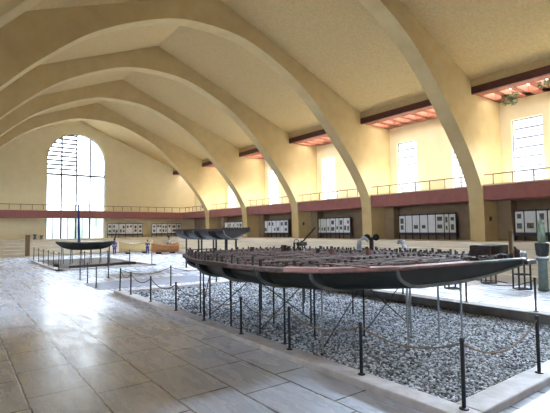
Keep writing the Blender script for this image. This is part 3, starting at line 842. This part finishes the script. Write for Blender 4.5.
# low dark timbers lying in the far pit
for i, (x, y, ln, a) in enumerate(((5.15, 30.5, 2.4, 1.45), (6.7, 27.7, 2.6, .1), (8.6, 28.2, 1.8, -.1))):
    o = MB().box(-ln / 2, ln / 2, -.12, .12, 0, .14).build('timber', M['stub'], None, (x, y, .05), bevel=.02); o.rotation_euler = (0, 0, a)
    tag(o, ('dark timber lying along the aisle side of the far pit', 'dark timber lying at the near edge of the far pit', 'dark timber lying at the right of the far pit')[i], 'timber', 'timbers in the far pit')

# ------------------------------------------------------------------ boats, post, blocks and people at the far end
def boat(name, loc, rz_, ln, w, h, m, label):
    r = empty(name, loc, rz_); tag(r, label, 'boat')
    mb = MB(); N = 15; R = []
    for i in range(N):
        t = i / (N - 1) * 2 - 1; ww = w * (1 - abs(t) ** 2.2) + .03; zt = h + .35 * h * t * t
        R.append([mb.bm.verts.new((ln / 2 * t, ww * c, zt * z_ + .05)) for c, z_ in ((-1, 1), (-.85, .5), (-.4, .12), (.4, .12), (.85, .5), (1, 1))])
    for a, b in zip(R, R[1:]):
        for k in range(5): mb._f([a[k], a[k + 1], b[k + 1], b[k]])
    mb._f(R[0]); mb._f(R[-1])
    o = mb.build('hull', m, r); sd = o.modifiers.new('s', 'SOLIDIFY'); sd.thickness = .05
    for s in (-1, 1):
        MB().tube([(ln / 2 * t, s * (w * (1 - abs(t) ** 2.2) + .03), h + .35 * h * t * t + .05) for t in [q / 6 - 1 for q in range(13)]], .04, 6).build('gunwale', m, r)
    for t in (-.4, 0, .4): MB().box(ln / 2 * t - .09, ln / 2 * t + .09, -w * .8, w * .8, h * .8, h * .8 + .04).build('thwart', m, r)
    for t in (-.5, .5): MB().box(ln / 2 * t - .08, ln / 2 * t + .08, -w * .5, w * .5, -.0, .16).build('chock', M['stub'], r)
boat('wooden_boat', (14.1, 41.6, 0), .12, 3.4, .75, .85, M['paleboat'], 'pale yellow wooden boat between the two people in blue')
boat('wooden_boat', (16.2, 39.4, 0), .25, 3.2, .7, .70, M['redboat'], 'orange-brown wooden boat right of the people in blue')
r = empty('wooden_post', (5.0, 42.8, 0)); tag(r, 'tall brown wooden post standing at the far left by the steps', 'post')
MB().box(-.16, .16, -.16, .16, .1, 1.95).build('shaft', M['brown'], r); MB().box(-.26, .26, -.26, .26, 0, .1).build('base', M['step'], r)
for i, (x, h) in enumerate(((5.95, .35), (6.5, .25))):
    o = empty('stone_capital', (x, 45.9, HL)); tag(o, ('left one of two small grey stone pieces on the end ledge', 'right one of two small grey stone pieces on the end ledge')[i], 'stone', 'grey stones on the end ledge')
    MB().lathe([(.16, 0), (.16, .08), (.10, .12), (.11, h), (.17, h + .08), (.17, h + .13)], 0, 0, 14).build('shaft', M['stone'], o)

def person(loc, rz_, H_, shirt, trousers, label, bend=0.0):
    r = empty('person', loc, rz_); tag(r, label, 'person'); k = H_ / 1.75
    def skin(name, pts, edges, rad, m, parent):
        me = bpy.data.meshes.new(name); me.from_pydata([Vector(p) * k for p in pts], edges, []); o = bpy.data.objects.new(name, me); C.objects.link(o); o.parent = parent
        sk = o.modifiers.new('skin', 'SKIN'); sk.use_smooth_shade = True
        for i, q in enumerate(rad): me.skin_vertices[0].data[i].radius = (q * k, q * k)
        me.skin_vertices[0].data[0].use_root = True
        sb = o.modifiers.new('sub', 'SUBSURF'); sb.levels = 1; sb.render_levels = 1
        me.materials.append(m); return o
    pts = [(0, 0, .95), (0, -.01 - bend * .3, 1.2), (0, -bend * .6, 1.43), (0, -.01 - bend * .8, 1.53), (0, -.02 - bend, 1.64), (0, -.02 - bend, 1.72),
           (.1, 0, .9), (.11, -.02, .5), (.11, .02, .07), (.12, -.14, .03), (-.1, 0, .9), (-.11, .01, .5), (-.11, .04, .07), (-.12, -.12, .03),
           (.19, -bend * .6, 1.4), (.25, -.02 - bend * .5, 1.12), (.23, -.12 - bend * .5, .88), (.22, -.15 - bend * .5, .79), (-.19, -bend * .6, 1.4), (-.25, -.02 - bend * .5, 1.12), (-.23, -.12 - bend * .5, .88), (-.22, -.15 - bend * .5, .79)]
    ed = [(0, 1), (1, 2), (2, 3), (3, 4), (4, 5), (0, 6), (6, 7), (7, 8), (8, 9), (0, 10), (10, 11), (11, 12), (12, 13), (2, 14), (14, 15), (15, 16), (16, 17), (2, 18), (18, 19), (19, 20), (20, 21)]
    rd = [.13, .13, .13, .05, .095, .07, .085, .058, .04, .035, .085, .058, .04, .035, .055, .043, .034, .03, .055, .043, .034, .03]
    skin('body', pts, ed, rd, M['skin'], r)
    skin('shirt', [pts[i] for i in (0, 1, 2, 14, 15, 18, 19)], [(0, 1), (1, 2), (2, 3), (3, 4), (2, 5), (5, 6)], [.165, .155, .15, .075, .062, .075, .062], shirt, r)
    skin('trousers', [pts[i] for i in (0, 6, 7, 8, 10, 11, 12)], [(0, 1), (1, 2), (2, 3), (0, 4), (4, 5), (5, 6)], [.16, .11, .085, .06, .11, .085, .06], trousers, r)
    mb = MB(); bmesh.ops.create_uvsphere(mb.bm, u_segments=14, v_segments=10, radius=.115 * k, matrix=Matrix.Translation(Vector((0, -.0 - bend, 1.70)) * k) @ Matrix.Diagonal((.95, 1.05, 1, 1)))
    mb.build('hair', M['hair'], r, smooth=True)
person((11.95, 41.3, 0), .4, 1.5, M['cloth_blue'], M['cloth_blue'], 'person in dark blue standing at the stern of the small ship')
person((14.6, 39.9, 0), -.3, 1.32, M['cloth_blue'], M['cloth_blue'], 'person in dark blue standing between the pale and orange boats')
person((17.6, 42.0, 0), .2, 1.6, M['cloth_white'], M['stone'], 'person in a white top behind the orange-brown boat')

# ------------------------------------------------------------------ daylight through the side windows
def sun(name, d, energy, ang, loc):
    ld = bpy.data.lights.new(name, 'SUN'); ld.energy = energy; ld.angle = math.radians(ang); ld.color = (.70, .85, 1.0)
    o = bpy.data.objects.new(name, ld); C.objects.link(o)
    o.rotation_euler = Vector(d).to_track_quat('-Z', 'Y').to_euler(); o.location = loc
sun('daylight_left', (1, .40, -.50), 28, 48, (-12, 10, 12))
sun('daylight_right', (-1, -.12, -.66), 235, 48, (32, 10, 12))

# ------------------------------------------------------------------ camera, world, view
f_px, yaw, pit, roll = 426.89, .6410, .0537, -.0108
F = Vector((math.sin(yaw) * math.cos(pit), math.cos(yaw) * math.cos(pit), math.sin(pit)))
R0 = Vector((math.cos(yaw), -math.sin(yaw), 0)); U0 = R0.cross(F)
c_, s_ = math.cos(roll), math.sin(roll)
Rv = c_ * R0 + s_ * U0; Uv = -s_ * R0 + c_ * U0
cd = bpy.data.cameras.new('camera'); cam = bpy.data.objects.new('camera', cd); C.objects.link(cam)
mw = Matrix.Identity(4)
for i in range(3): mw[i][0], mw[i][1], mw[i][2] = Rv[i], Uv[i], -F[i]
mw[0][3], mw[1][3], mw[2][3] = 0, 0, 2.2
cam.matrix_world = mw
cd.sensor_fit = 'HORIZONTAL'; cd.sensor_width = 36; cd.lens = f_px / 550 * 36; cd.clip_end = 200
sc.camera = cam
w = bpy.data.worlds.new('sky'); sc.world = w; w.use_nodes = True
w.node_tree.nodes['Background'].inputs['Color'].default_value = (.75, .87, 1, 1)
w.node_tree.nodes['Background'].inputs['Strength'].default_value = 2.0
sc.view_settings.view_transform = 'Standard'; sc.view_settings.look = 'None'
sc.view_settings.gamma = 1; sc.view_settings.use_curve_mapping = False
sc.view_settings.exposure = 0.4
sc.cycles.use_denoising = True
sc.cycles.max_bounces = 10; sc.cycles.diffuse_bounces = 6
